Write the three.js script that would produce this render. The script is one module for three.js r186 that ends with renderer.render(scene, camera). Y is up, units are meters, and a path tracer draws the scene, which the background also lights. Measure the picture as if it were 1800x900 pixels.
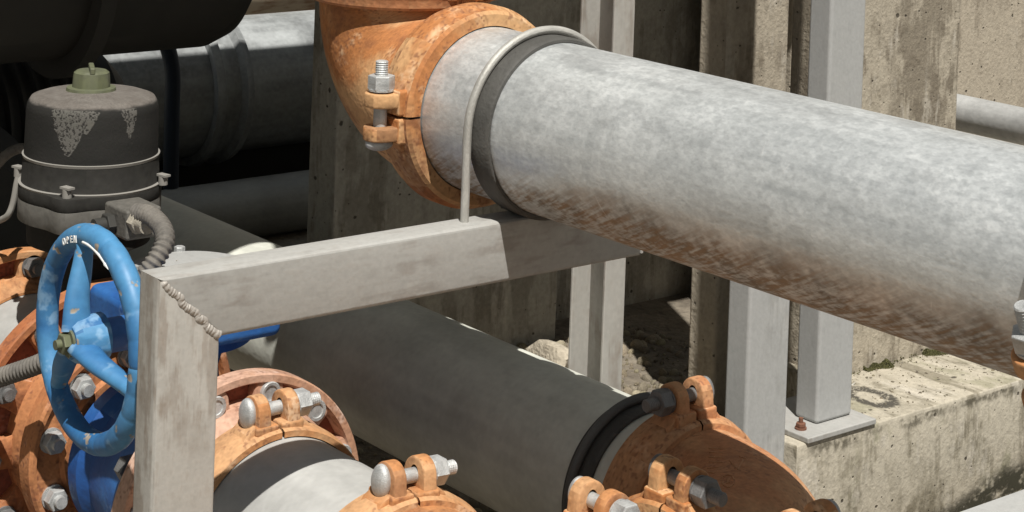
import * as THREE from 'three';
import { mergeGeometries, toCreasedNormals, mergeVertices } from 'three/addons/utils/BufferGeometryUtils.js';
import { FontLoader } from 'three/addons/loaders/FontLoader.js';
import { TextGeometry } from 'three/addons/geometries/TextGeometry.js';
import { RoundedBoxGeometry } from 'three/addons/geometries/RoundedBoxGeometry.js';

// ---------------------------------------------------------------- camera, sky, sun, exposure
const V = (x, y, z) => new THREE.Vector3(x, y, z);
const scene = new THREE.Scene();
const FOCAL = 3450;                                        // pixels of the 1800-wide photograph
const camera = new THREE.PerspectiveCamera(2 * Math.atan(1350 / FOCAL) * 180 / Math.PI, 1800 / 2700, 0.05, 200);
camera.position.set(0, 1.7, 0);
camera.rotation.set(-0.0091, -0.6793, 0.0351, 'YXZ');
camera.setViewOffset(1800, 2700, 0, 1800, 1800, 900);      // the photograph is the lower third of an upright frame
scene.add(camera);

const sunDir = V(-0.25, 1, 0.48).normalize();
{ // hazy pale sky: air only
  const w = 256, h = 128, d = new Float32Array(w * h * 4);
  for (let j = 0; j < h; j++) {
    const e = (j + 0.5) / h * Math.PI - Math.PI / 2, up = Math.max(0, Math.sin(e)), k = Math.pow(1 - up, 2.2);
    const c = e < 0 ? [0.10, 0.092, 0.08] : [0.122 + 0.075 * k, 0.136 + 0.07 * k, 0.148 + 0.056 * k];
    for (let i = 0; i < w; i++) { const q = (j * w + i) * 4; d[q] = c[0]; d[q + 1] = c[1]; d[q + 2] = c[2]; d[q + 3] = 1; }
  }
  const t = new THREE.DataTexture(d, w, h, THREE.RGBAFormat, THREE.FloatType); t.mapping = THREE.EquirectangularReflectionMapping; t.magFilter = THREE.LinearFilter; t.colorSpace = THREE.LinearSRGBColorSpace; t.needsUpdate = true;
  scene.background = t; scene.environment = t;
}
const sun = new THREE.DirectionalLight(new THREE.Color(1, 0.96, 0.89), 4.4);
sun.position.copy(sunDir).multiplyScalar(12).add(V(1.6, 0.7, -2.2));
sun.target.position.set(1.6, 0.7, -2.2);
sun.castShadow = true;
sun.shadow.mapSize.set(4096, 4096); sun.shadow.bias = -0.0004;
Object.assign(sun.shadow.camera, { left: -4, right: 4, top: 4, bottom: -4, near: 1, far: 30 });
scene.add(sun, sun.target);

const renderer = new THREE.WebGLRenderer({ antialias: true });
renderer.setSize(1024, 512);
renderer.toneMapping = THREE.LinearToneMapping;
renderer.toneMappingExposure = 1.28;
renderer.shadowMap.enabled = true;

// ---------------------------------------------------------------- random and noise
let seed = 12345;
const rnd = () => { seed = (seed * 1664525 + 1013904223) >>> 0; return seed / 4294967296; };
const rr = (a, b) => a + (b - a) * rnd();
const clamp = (x, a = 0, b = 1) => Math.min(b, Math.max(a, x));
const sst = (a, b, x) => { const t = clamp((x - a) / (b - a)); return t * t * (3 - 2 * t); };
const mix = (a, b, t) => a + (b - a) * t;
const mix3 = (a, b, t) => [mix(a[0], b[0], t), mix(a[1], b[1], t), mix(a[2], b[2], t)];
function hash(x, y, s) { let h = (x * 374761393 + y * 668265263 + s * 974634777) | 0; h = Math.imul(h ^ (h >>> 13), 1274126177); return ((h ^ (h >>> 16)) >>> 0) / 4294967296; }
function vn(u, v, px, py, s) {                              // value noise that tiles with periods px, py
  const x = u * px, y = v * py, xi = Math.floor(x), yi = Math.floor(y), fx = x - xi, fy = y - yi;
  const sx = fx * fx * (3 - 2 * fx), sy = fy * fy * (3 - 2 * fy), w = (a, n) => ((a % n) + n) % n;
  const x0 = w(xi, px), x1 = w(xi + 1, px), y0 = w(yi, py), y1 = w(yi + 1, py);
  return mix(mix(hash(x0, y0, s), hash(x1, y0, s), sx), mix(hash(x0, y1, s), hash(x1, y1, s), sx), sy);
}
function fbm(u, v, px, py, s, oct = 5, g = 0.5) {
  let a = 1, t = 0, n = 0;
  for (let i = 0; i < oct; i++) { t += a * vn(u, v, px << i, py << i, s + i * 17); n += a; a *= g; }
  return t / n;
}
const enc = c => 255 * (c <= 0.0031308 ? 12.92 * c : 1.055 * Math.pow(c, 1 / 2.4) - 0.055);
// colour, roughness and bump of one surface, computed together: fn(u, v) -> { c:[linear rgb], r, h }
function surface(w, h, fn, { metal = 0, bump = 0.001, extra = {}, metalMap = false } = {}) {
  const C = new Uint8Array(w * h * 4), Rg = new Uint8Array(w * h * 4), H = new Uint8Array(w * h * 4);
  for (let j = 0; j < h; j++) for (let i = 0; i < w; i++) {
    const o = fn((i + 0.5) / w, (j + 0.5) / h), k = (j * w + i) * 4;
    for (let q = 0; q < 3; q++) C[k + q] = clamp(enc(clamp(o.c[q])), 0, 255);
    C[k + 3] = Rg[k + 3] = H[k + 3] = 255;
    Rg[k] = 255; Rg[k + 1] = 255 * clamp(o.r); Rg[k + 2] = 255 * clamp(o.m ?? metal);
    H[k] = H[k + 1] = H[k + 2] = 255 * clamp(o.h);
  }
  const tx = (d, srgb) => {
    const t = new THREE.DataTexture(d, w, h, THREE.RGBAFormat); t.wrapS = t.wrapT = THREE.RepeatWrapping;
    t.magFilter = THREE.LinearFilter; t.minFilter = THREE.LinearMipmapLinearFilter; t.generateMipmaps = true;
    if (srgb) t.colorSpace = THREE.SRGBColorSpace; t.needsUpdate = true; return t;
  };
  let lo = 1, hi = 0, sum = 0; for (let k = 1; k < Rg.length; k += 4) { lo = Math.min(lo, Rg[k] / 255); hi = Math.max(hi, Rg[k] / 255); sum += Rg[k] / 255; }
  const rt = w <= 256 || hi - lo < 0.02 ? null : tx(Rg, false), mean = sum / (w * h);   // an even or small surface needs no roughness map
  return new THREE.MeshStandardMaterial({ map: tx(C, true), roughnessMap: rt, roughness: rt ? 1 : mean, metalnessMap: metalMap ? rt : null, metalness: metalMap ? 1 : metal, bumpMap: bump ? tx(H, false) : null, bumpScale: bump, ...extra });
}
const plain = (c, roughness, metalness = 0) => new THREE.MeshStandardMaterial({ color: new THREE.Color().setRGB(...c), roughness, metalness });

// ---------------------------------------------------------------- materials
const T = 0.6;                                              // metres that one tile of a general texture covers
function rustPaint(s, a, b, dark, pale, dk = 0.5) {         // faded orange primer breaking into rust
  return surface(512, 512, (u, v) => {
    const n1 = fbm(u, v, 4, 4, s, 6, 0.6), n2 = fbm(u, v, 11, 11, s + 5, 6, 0.66), n3 = fbm(u, v, 80, 80, s + 9, 3, 0.7), sp = vn(u, v, 170, 170, s + 3);
    let c = mix3(a, b, sst(0.40, 0.58, n1));
    c = mix3(c, pale, 0.75 * sst(0.55, 0.75, n2) * sst(0.3, 0.6, n3));
    c = mix3(c, dark, dk * sst(0.52, 0.70, fbm(u, v, 7, 7, s + 31, 7, 0.68)));
    c = mix3(c, dark, 0.7 * sst(0.62, 0.9, sp) * sst(0.40, 0.6, n2));
    const grit = fbm(u, v, 150, 150, s + 41, 2, 0.8);
    return { c: c.map((x, q) => x * (0.66 + 0.36 * n3 + 0.32 * grit)), r: 0.8, h: 0.35 * n3 + 0.25 * n2 + 0.4 * grit };
  }, { bump: 0.0012 });
}
const M = {};
M.orange = rustPaint(3, [0.42, 0.165, 0.052], [0.55, 0.315, 0.148], [0.19, 0.072, 0.032], [0.64, 0.44, 0.27], 0.60);
M.orange2 = rustPaint(57, [0.46, 0.205, 0.078], [0.53, 0.300, 0.148], [0.20, 0.082, 0.040], [0.62, 0.43, 0.28], 0.50);
M.rustBright = rustPaint(77, [0.36, 0.125, 0.048], [0.44, 0.185, 0.075], [0.16, 0.060, 0.035], [0.52, 0.30, 0.19], 0.5);
M.pink = rustPaint(157, [0.46, 0.25, 0.155], [0.52, 0.325, 0.235], [0.22, 0.10, 0.065], [0.62, 0.46, 0.38], 0.40);
M.rust = rustPaint(91, [0.46, 0.200, 0.088], [0.52, 0.270, 0.130], [0.23, 0.100, 0.054], [0.57, 0.34, 0.195], 0.46);
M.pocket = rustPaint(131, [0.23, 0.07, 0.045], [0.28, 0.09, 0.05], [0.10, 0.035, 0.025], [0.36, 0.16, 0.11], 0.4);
function galv(s, base, k, opts = {}) {
  return surface(512, 512, (u, v) => {
    const n1 = fbm(u, v, 4, 4, s, 6, 0.55), n2 = fbm(u, v, 12, 9, s + 4, 5, 0.6), n3 = fbm(u, v, 90, 90, s + 8, 2), st = fbm(u, v, 50, 3, s + 12, 4);
    const g = 1 + k * ((n1 - 0.5) * 1.1 + (n2 - 0.5) * 0.9 + (n3 - 0.5) * 0.35 + (st - 0.5) * 0.4);
    return { c: base.map(x => x * g), r: 0.50 + 0.30 * n2 + 0.1 * (n1 - 0.5), h: 0.6 * n3 + 0.4 * n2, m: opts.m ?? 0.35 };
  }, { metal: opts.m ?? 0.35, bump: 0.0005 });
}
M.pipeWhite = galv(201, [0.47, 0.47, 0.455], 0.34, { m: 0.15 });
M.pipeDark = galv(231, [0.36, 0.365, 0.35], 0.5, { m: 0.3 });
M.lowerPipe = galv(236, [0.62, 0.63, 0.57], 0.42, { m: 0.12 });
M.pipeBack = galv(241, [0.30, 0.315, 0.32], 0.9, { m: 0.3 });
M.pipeMid = galv(251, [0.46, 0.465, 0.46], 0.55, { m: 0.3 });
M.cream = surface(256, 256, (u, v) => { const n = fbm(u, v, 6, 6, 291, 6, 0.6), f = fbm(u, v, 40, 8, 293, 4, 0.6); return { c: mix3([0.58, 0.48, 0.36], [0.30, 0.17, 0.09], sst(0.5, 0.7, 0.5 * n + 0.5 * f)), r: 0.7, h: n }; }, { bump: 0.0006 });
M.boltZinc = galv(261, [0.50, 0.51, 0.51], 0.45, { m: 0.6 });
M.boltDull = galv(281, [0.22, 0.22, 0.22], 0.6, { m: 0.55 });
// the long galvanised main: u runs round it (0 bottom, 0.5 top, 0.75 towards -X), v along it
const scratches = Array.from({ length: 70 }, () => ({ u: rnd(), v: rnd(), l: 0.01 + 0.05 * rnd(), a: rr(-0.5, 0.5) + (rnd() < 0.4 ? 1.57 : 0), k: rr(0.3, 1) }));
const marks = new Float32Array(1024 * 1024);
for (const q of scratches) for (let t = 0; t < 1; t += 0.004) { const x = Math.round((q.u + Math.cos(q.a) * q.l * (t - 0.5) + 1) * 1024) & 1023, y = Math.round((q.v + Math.sin(q.a) * q.l * (t - 0.5) + 0.004 * t * t + 1) * 1024) & 1023; marks[y * 1024 + x] = q.k * (1 - Math.abs(2 * t - 1)); }
M.mainPipe = surface(1024, 1024, (u, v) => {
  const n1 = fbm(u, v, 5, 4, 301, 5, 0.5), n2 = fbm(u, v, 26, 20, 311, 5, 0.66), n3 = fbm(u, v, 170, 150, 317, 3, 0.7), ring = fbm(u, v, 3, 90, 319, 4, 0.6), run = fbm(u, v, 70, 3, 323, 4, 0.6);
  let c = mix3([0.56, 0.585, 0.595], [0.81, 0.835, 0.84], clamp(0.5 + 0.5 * (n1 - 0.5) + 0.5 * (n2 - 0.5) + 0.45 * (ring - 0.5) + 0.85 * (run - 0.5) + 0.8 * (n3 - 0.5)));
  // chalky zinc bloom in small ragged patches
  c = mix3(c, [0.85, 0.865, 0.865], 0.25 * sst(0.56, 0.70, n2) * sst(0.42, 0.62, n3));
  c = mix3(c, [0.40, 0.41, 0.415], 0.35 * sst(0.58, 0.72, fbm(u, v, 16, 12, 327, 6, 0.62)) * sst(0.4, 0.6, n1));
  // rust that has run along the underside: ragged, slanting grain
  const gr = fbm(u, v + 1.2 * u, 40, 150, 331, 4, 0.7), lo = fbm(u, v, 6, 5, 337, 6, 0.6), sp = fbm(u, v, 90, 80, 343, 3, 0.7), edge = u + 0.06 * (lo - 0.5) + 0.05 * (fbm(u, v, 30, 30, 347, 4, 0.6) - 0.5);
  const rust = clamp(sst(0.76, 0.86, edge) * (0.35 + 0.75 * sst(0.30, 0.66, 0.5 * gr + 0.3 * sp + 0.2 * lo)));
  c = mix3(c, mix3([0.088, 0.064, 0.040], [0.235, 0.140, 0.066], sst(0.32, 0.68, 0.55 * gr + 0.45 * fbm(u, v, 9, 14, 349, 5, 0.6))), 0.92 * rust);
  const sc = marks[Math.min(1023, Math.floor(v * 1024)) * 1024 + Math.min(1023, Math.floor(u * 1024))];
  c = mix3(c, [0.85, 0.85, 0.84], 0.7 * sc).map(x => x * (0.93 + 0.14 * n3));
  return { c, r: 0.34 + 0.22 * n2 + 0.1 * (n3 - 0.5) + 0.3 * rust, h: 0.4 * n2 + 0.6 * n3 + 0.2 * sc, m: 0.60 * (1 - 0.75 * clamp(rust)) };
}, { metalMap: true, bump: 0.0005 });
// weathered zinc of the square tubes: long streaks down the tube
function tube(s, base, brown, k = 1) {
  return surface(512, 512, (u, v) => {
    const n = fbm(u, v, 5, 4, s + 9, 6, 0.55), bl = fbm(u, v, 14, 11, s + 15, 5, 0.6), st = 0.6 * fbm(u, v, 46, 6, s, 5, 0.62) + 0.4 * bl, st2 = 0.5 * fbm(u, v, 120, 24, s + 5, 3) + 0.5 * fbm(u, v, 60, 50, s + 6, 3), f = fbm(u, v, 120, 120, s + 12, 2);
    let c = mix3(base, brown, clamp(k * (0.9 * sst(0.44, 0.62, st) * sst(0.38, 0.62, n) + 0.35 * sst(0.55, 0.75, st2))));
    c = mix3(c, [0.60, 0.58, 0.54], 0.30 * sst(0.58, 0.72, n) * st2);
    return { c: c.map(x => x * (0.84 + 0.22 * st2 + 0.12 * f)), r: 0.62 + 0.25 * n, h: 0.5 * st2 + 0.5 * f, m: 0.12 };
  }, { metal: 0.12, bump: 0.00025 });
}
M.tube = tube(401, [0.385, 0.382, 0.366], [0.27, 0.25, 0.228], 0.75);
M.tubeBlue = tube(431, [0.40, 0.405, 0.40], [0.30, 0.30, 0.29], 0.7);
M.tubeDirty = tube(461, [0.42, 0.405, 0.375], [0.27, 0.235, 0.20], 0.9);
function concrete(s, base, dirt, k = 1, moss = 0) {
  return surface(1024, 1024, (u, v) => {
    const n1 = fbm(u, v, 4, 3, s, 7, 0.57), wob = 0.012 * (vn(u, v, 9, 14, s + 2) - 0.5), st = 0.72 * fbm(u + wob, v, 26, 4, s + 3, 6, 0.64) + 0.28 * fbm(u, v, 20, 18, s + 4, 5, 0.6), st2 = 0.7 * fbm(u + wob, v, 70, 8, s + 7, 4, 0.6) + 0.3 * fbm(u, v, 50, 40, s + 8, 4, 0.6), f = fbm(u, v, 130, 130, s + 11, 3, 0.7), n2 = fbm(u, v, 16, 16, s + 17, 5, 0.6);
    let c = mix3(base, dirt, clamp(k * (0.85 * sst(0.46, 0.60, st) * sst(0.36, 0.6, n1) + 0.55 * sst(0.50, 0.64, st2) * sst(0.45, 0.6, n2) + 0.4 * sst(0.55, 0.7, n2))));
    c = mix3(c, [0.54, 0.50, 0.43], 0.5 * sst(0.56, 0.68, 0.6 * fbm(u, v, 30, 5, s + 23, 5, 0.65) + 0.4 * n2));
    if (moss) c = mix3(c, [0.12, 0.125, 0.05], moss * sst(0.58, 0.72, fbm(u, v, 9, 7, s + 29, 6, 0.62)));
    // blow holes left by the formwork, the shade of their depth painted dark
    let hole = 0;
    for (const [p, lim] of [[30, 0.93], [70, 0.955]]) {
      const x = u * p, y = v * p, xi = Math.floor(x), yi = Math.floor(y), r0 = hash(xi, yi, s + p);
      if (r0 > lim) {
        const cx = 0.3 + 0.4 * hash(xi, yi, s + p + 1), cy = 0.3 + 0.4 * hash(xi, yi, s + p + 2), rad = 0.09 + 0.17 * hash(xi, yi, s + p + 5) * hash(xi, yi, s + p + 3);
        const d = Math.hypot((x - xi - cx), (y - yi - cy) * (0.8 + hash(xi, yi, s + 9))) + 0.12 * (f - 0.5);
        hole = Math.max(hole, 1 - sst(rad * 0.6, rad, d));
      }
    }
    c = mix3(c, [0.06, 0.05, 0.038], 0.9 * hole);
    return { c: c.map(x => x * (0.80 + 0.4 * f)), r: 0.9, h: clamp(0.45 * f + 0.35 * n2 + 0.3 - 0.8 * hole) };
  }, { bump: 0.0025 });
}
M.concrete = concrete(501, [0.41, 0.362, 0.288], [0.22, 0.187, 0.142], 0.75);
M.concreteWarm = concrete(521, [0.39, 0.347, 0.275], [0.185, 0.157, 0.118], 0.95);
M.concreteLedge = concrete(541, [0.42, 0.382, 0.308], [0.20, 0.177, 0.130], 0.95, 0.4);
M.concreteGrey = concrete(581, [0.38, 0.358, 0.305], [0.22, 0.20, 0.16], 0.8);
M.ground = surface(1024, 1024, (u, v) => {
  const n = fbm(u, v, 5, 5, 601, 7, 0.6), f = fbm(u, v, 90, 90, 607, 3, 0.7), g = fbm(u, v, 30, 30, 611, 4, 0.6);
  return { c: mix3([0.10, 0.082, 0.062], [0.27, 0.235, 0.185], clamp(0.5 + 1.6 * (n - 0.5) + 0.8 * (g - 0.5))).map(x => x * (0.7 + 0.6 * f)), r: 0.95, h: 0.5 * f + 0.5 * g };
}, { bump: 0.008 });
M.rock = surface(256, 256, (u, v) => { const n = fbm(u, v, 5, 5, 641, 6, 0.6), f = fbm(u, v, 50, 50, 643, 3, 0.7); return { c: mix3([0.30, 0.26, 0.20], [0.50, 0.45, 0.36], n).map(x => x * (0.75 + 0.5 * f)), r: 0.95, h: f }; }, { bump: 0.003 });
M.rubber = surface(256, 256, (u, v) => { const n = fbm(u, v, 6, 6, 661, 5, 0.6), f = fbm(u, v, 60, 60, 663, 2); return { c: [0.062, 0.060, 0.055].map(x => x * (0.6 + 0.9 * n)), r: 0.55 + 0.3 * f, h: f }; }, { bump: 0.0006 });
M.rod = galv(681, [0.46, 0.45, 0.42], 0.4, { m: 0.4 });
M.rodDark = galv(691, [0.13, 0.13, 0.125], 0.5, { m: 0.4 });
M.blue = surface(512, 512, (u, v) => {
  const n = fbm(u, v, 6, 6, 701, 6, 0.58), f = fbm(u, v, 70, 70, 703, 3, 0.65), w = fbm(u, v, 20, 20, 707, 5, 0.62);
  let c = mix3([0.024, 0.125, 0.31], [0.070, 0.235, 0.44], sst(0.3, 0.7, n));
  c = mix3(c, [0.28, 0.45, 0.62], 0.55 * sst(0.60, 0.74, w));
  const chip = sst(0.70, 0.73, fbm(u, v, 26, 26, 711, 5, 0.6));
  c = mix3(c, mix3([0.22, 0.16, 0.11], [0.42, 0.38, 0.33], f), chip);
  return { c: c.map(x => x * (0.85 + 0.3 * f)), r: 0.42 + 0.25 * w + 0.2 * chip, h: 0.6 - 0.5 * chip + 0.2 * f };
}, { bump: 0.0006 });
M.blueDeep = surface(512, 512, (u, v) => {
  const n = fbm(u, v, 5, 5, 721, 6, 0.58), f = fbm(u, v, 70, 70, 723, 3, 0.65), w = fbm(u, v, 16, 16, 727, 5, 0.62);
  let c = mix3([0.012, 0.075, 0.27], [0.03, 0.14, 0.40], sst(0.3, 0.7, n));
  c = mix3(c, [0.22, 0.34, 0.50], 0.5 * sst(0.62, 0.76, w));
  return { c: c.map(x => x * (0.85 + 0.3 * f)), r: 0.45 + 0.2 * w, h: f };
}, { bump: 0.0006 });
M.actTop = surface(512, 512, (u, v) => {                    // u round the housing, v from its seam to the middle of its top
  const n = fbm(u, v, 8, 6, 741, 6, 0.6), f = fbm(u, v, 320, 48, 743, 3, 0.6), g = fbm(u, v, 30, 16, 747, 4, 0.6);
  let c = mix3([0.016, 0.016, 0.015], [0.032, 0.031, 0.029], n);
  // dusty lid
  c = mix3(c, mix3([0.135, 0.118, 0.105], [0.225, 0.208, 0.19], g), sst(0.545, 0.60, v + 0.05 * (g - 0.5)) * (0.55 + 0.45 * f));
  // two ragged tongues where the paint has come off the side
  const tongue = (u0, w, v0) => { const du = Math.abs(u - u0 - 0.02 * (g - 0.5)), lim = v0 + (0.55 - v0) * Math.pow(clamp(du / w), 1.5) + 0.12 * (g - 0.5); return du < w && v > lim && v < 0.56 ? 1 : 0; };
  const peel = Math.max(tongue(0.832, 0.05, 0.10), tongue(0.868, 0.035, 0.30), tongue(0.978, 0.026, 0.24)) * sst(0.32, 0.5, f);
  c = mix3(c, [0.15, 0.144, 0.13], 0.75 * peel);
  return { c, r: 0.75, h: 0.4 + 0.3 * f + 0.3 * peel };
}, { bump: 0.0012 });
M.actBody = surface(256, 256, (u, v) => { const n = fbm(u, v, 6, 6, 761, 6, 0.6), f = fbm(u, v, 60, 60, 763, 3, 0.7); return { c: mix3([0.020, 0.020, 0.018], [0.042, 0.040, 0.037], n).map(x => x * (0.75 + 0.5 * f)), r: 0.75, h: f }; }, { bump: 0.0008 });
for (const k of ['actTop']) M[k] = new THREE.MeshPhysicalMaterial({ map: M[k].map, bumpMap: M[k].bumpMap, bumpScale: M[k].bumpScale, roughness: 0.85, specularIntensity: 0.35 });
M.actEdge = plain([0.25, 0.24, 0.22], 0.7);
M.actBody = new THREE.MeshPhysicalMaterial({ map: M.actBody.map, bumpMap: M.actBody.bumpMap, bumpScale: M.actBody.bumpScale, roughness: 0.85, specularIntensity: 0.35 });
M.actPale = surface(256, 256, (u, v) => { const n = fbm(u, v, 6, 6, 765, 6, 0.6), f = fbm(u, v, 60, 60, 767, 3, 0.7); return { c: mix3([0.075, 0.072, 0.064], [0.14, 0.132, 0.118], n).map(x => x * (0.75 + 0.5 * f)), r: 0.75, h: f }; }, { bump: 0.0008 });
M.conduit = surface(256, 256, (u, v) => { const n = fbm(u, v, 6, 6, 781, 6, 0.6), f = fbm(u, v, 60, 60, 783, 3, 0.7); return { c: mix3([0.085, 0.080, 0.074], [0.19, 0.174, 0.152], n).map(x => x * (0.7 + 0.6 * f)), r: 0.8, h: f }; }, { bump: 0.0006 });
M.conduitPale = surface(256, 256, (u, v) => { const n = fbm(u, v, 6, 6, 785, 6, 0.6), f = fbm(u, v, 60, 60, 787, 3, 0.7); return { c: mix3([0.24, 0.22, 0.18], [0.42, 0.385, 0.32], n).map(x => x * (0.75 + 0.5 * f)), r: 0.8, h: f }; }, { bump: 0.0006 });
M.green = surface(256, 256, (u, v) => { const n = fbm(u, v, 5, 5, 791, 5, 0.6); return { c: mix3([0.075, 0.078, 0.062], [0.15, 0.165, 0.085], n), r: 0.5 + 0.2 * n, h: n }; }, { bump: 0.0004 });
M.black = surface(256, 256, (u, v) => { const n = fbm(u, v, 5, 5, 801, 6, 0.6); return { c: mix3([0.020, 0.020, 0.018], [0.045, 0.043, 0.038], n), r: 0.6 + 0.3 * n, h: n }; }, { bump: 0.0006 });
M.strap = plain([0.012, 0.022, 0.040], 0.6);
M.rustScrew = plain([0.17, 0.075, 0.045], 0.85);
M.weld = surface(128, 128, (u, v) => { const n = fbm(u, v, 6, 6, 821, 5, 0.6); return { c: mix3([0.26, 0.235, 0.21], [0.52, 0.49, 0.45], n), r: 0.6, h: n, m: 0.2 }; }, { metal: 0.2, bump: 0.0008 });
M.moss = plain([0.075, 0.075, 0.028], 1);
M.mossDark = plain([0.05, 0.046, 0.026], 1);
M.scrap = plain([0.62, 0.60, 0.55], 0.7);

// ---------------------------------------------------------------- helpers
const taken = {};
function numbered(n) { taken[n] = (taken[n] ?? -1) + 1; return taken[n] ? `${n}_${String(taken[n]).padStart(3, '0')}` : n; }
function thing(name, label, category, group) {
  const o = new THREE.Group(); o.name = numbered(name); o.userData = { label, category };
  if (group) o.userData.group = group;
  scene.add(o); return o;
}
function mesh(name, geo, mat, parent) {
  const m = new THREE.Mesh(geo, mat); m.name = name; m.castShadow = m.receiveShadow = true; parent.add(m); return m;
}
function boxUV(g, tile = T, swap = false, off = null) {     // uv in metres from the side that each face points to
  g = g.index ? g.toNonIndexed() : g;
  const o = off ?? [rnd() * 3, rnd() * 3], p = g.attributes.position, uv = new Float32Array(p.count * 2), A = V(), B = V(), C = V(), N = V();
  for (let i = 0; i < p.count; i += 3) {
    A.fromBufferAttribute(p, i); B.fromBufferAttribute(p, i + 1); C.fromBufferAttribute(p, i + 2);
    N.subVectors(B, A).cross(C.clone().sub(A)); const x = Math.abs(N.x), y = Math.abs(N.y), z = Math.abs(N.z);
    [A, B, C].forEach((q, k) => {
      let a = x >= y && x >= z ? [q.z, q.y] : y >= z ? [q.x, q.z] : [q.x, q.y];
      if (swap) a = [a[1], a[0]];
      uv[(i + k) * 2] = a[0] / tile + o[0]; uv[(i + k) * 2 + 1] = a[1] / tile + o[1];
    });
  }
  g.setAttribute('uv', new THREE.BufferAttribute(uv, 2)); return g;
}
const flat = g => { g = g.index ? g.toNonIndexed() : g; for (const k of Object.keys(g.attributes)) if (!['position', 'normal', 'uv'].includes(k)) g.deleteAttribute(k); return g; };
const merge = a => mergeGeometries(a.map(flat));
const crease = (g, a = 0.6) => toCreasedNormals(g, a);
function box(x0, x1, y0, y1, z0, z1, r = 0.003) { const g = new RoundedBoxGeometry(x1 - x0, y1 - y0, z1 - z0, 2, r); g.translate((x0 + x1) / 2, (y0 + y1) / 2, (z0 + z1) / 2); return g; }
function cyl(r, h, seg = 32, r2 = r) { return new THREE.CylinderGeometry(r2, r, h, seg); }
function pipeGeo(R, L, repU = 1, repV = 1, seg = 96) {       // along local z, centred
  const g = new THREE.CylinderGeometry(R, R, L, seg, 1, true); g.rotateX(Math.PI / 2);
  const uv = g.attributes.uv; for (let i = 0; i < uv.count; i++) uv.setXY(i, uv.getX(i) * repU, uv.getY(i) * repV);
  const parts = [flat(g)];
  for (const s of [-1, 1]) { const c = new THREE.RingGeometry(R - 0.008, R, seg, 1); if (s < 0) c.rotateY(Math.PI); c.translate(0, 0, s * L / 2); parts.push(flat(c)); }
  return mergeGeometries(parts);
}
function lathe(pts, seg = 48, a0 = 0, a1 = Math.PI * 2) { return new THREE.LatheGeometry(pts.map(p => new THREE.Vector2(p[0], p[1])), seg, a0, a1); }
function sweep(curve, segs, radial, rf, closed = false, vTile = 0.1, uRep = 1) {
  const fr = curve.computeFrenetFrames(segs, closed), L = curve.getLength(), pos = [], uv = [], idx = [];
  for (let i = 0; i <= segs; i++) {
    const t = i / segs, P = curve.getPointAt(t), N = fr.normals[closed ? i % segs : i], B = fr.binormals[closed ? i % segs : i];
    for (let j = 0; j <= radial; j++) {
      const a = j / radial * Math.PI * 2, r = rf(t, a), c = -Math.cos(a) * r, s = Math.sin(a) * r;
      pos.push(P.x + c * N.x + s * B.x, P.y + c * N.y + s * B.y, P.z + c * N.z + s * B.z); uv.push(j / radial * uRep, t * L / vTile);
    }
  }
  for (let i = 0; i < segs; i++) for (let j = 0; j < radial; j++) { const a = i * (radial + 1) + j, b = a + radial + 1; idx.push(a, b, a + 1, b, b + 1, a + 1); }
  const g = new THREE.BufferGeometry(); g.setAttribute('position', new THREE.Float32BufferAttribute(pos, 3)); g.setAttribute('uv', new THREE.Float32BufferAttribute(uv, 2)); g.setIndex(idx);
  g.computeVertexNormals();
  return g;
}
const spline = (pts, tension = 0.5) => new THREE.CatmullRomCurve3(pts.map(p => V(...p)), false, 'centripetal', tension);
function hexGeo(af, h, bevel = 0.0015) {                    // hexagon prism along +x, from 0 to h
  const s = new THREE.Shape(), r = af / 2 / Math.cos(Math.PI / 6) - bevel;
  for (let i = 0; i < 6; i++) s[i ? 'lineTo' : 'moveTo'](r * Math.cos(i * Math.PI / 3), r * Math.sin(i * Math.PI / 3));
  const g = new THREE.ExtrudeGeometry(s, { depth: h - 2 * bevel, bevelEnabled: true, bevelSize: bevel, bevelThickness: bevel, bevelSegments: 2 });
  g.translate(0, 0, bevel); g.rotateY(Math.PI / 2); return g;
}
function prism(pts, z0, z1, bevel = 0.003) {                // polygon in x,y, from z0 to z1
  const s = new THREE.Shape(pts.map(p => new THREE.Vector2(p[0], p[1])));
  const g = new THREE.ExtrudeGeometry(s, { depth: z1 - z0 - 2 * bevel, bevelEnabled: bevel > 0, bevelSize: bevel, bevelOffset: -bevel, bevelThickness: bevel, bevelSegments: 3 });
  g.translate(0, 0, z0 + bevel); return crease(g, 0.7);
}
function threadGeo(r, x0, x1, pitch = 0.003) {              // threaded rod along x
  const p = [[0.0001, x0]]; const n = Math.round((x1 - x0) / pitch);
  for (let i = 0; i < n; i++) { const a = x0 + (x1 - x0) * i / n; p.push([r * 0.88, a], [r, a + (x1 - x0) / n * 0.5]); }
  p.push([r * 0.86, x1], [0.0001, x1]);
  const g = lathe(p, 18); g.rotateZ(-Math.PI / 2); return crease(g, 0.5);
}

// ---------------------------------------------------------------- numbers of the place (metres)
const R8 = 0.1095, MX = 1.627, MY = 1.189;                 // galvanised main: axis along z
const LX = 1.82, LY = 0.675;                               // lower dark pipe
const KX = 1.36, KY = 0.657, KR = 0.127;                   // valve line
const GROUND = 0.46, LEDGE = 0.651;

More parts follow.
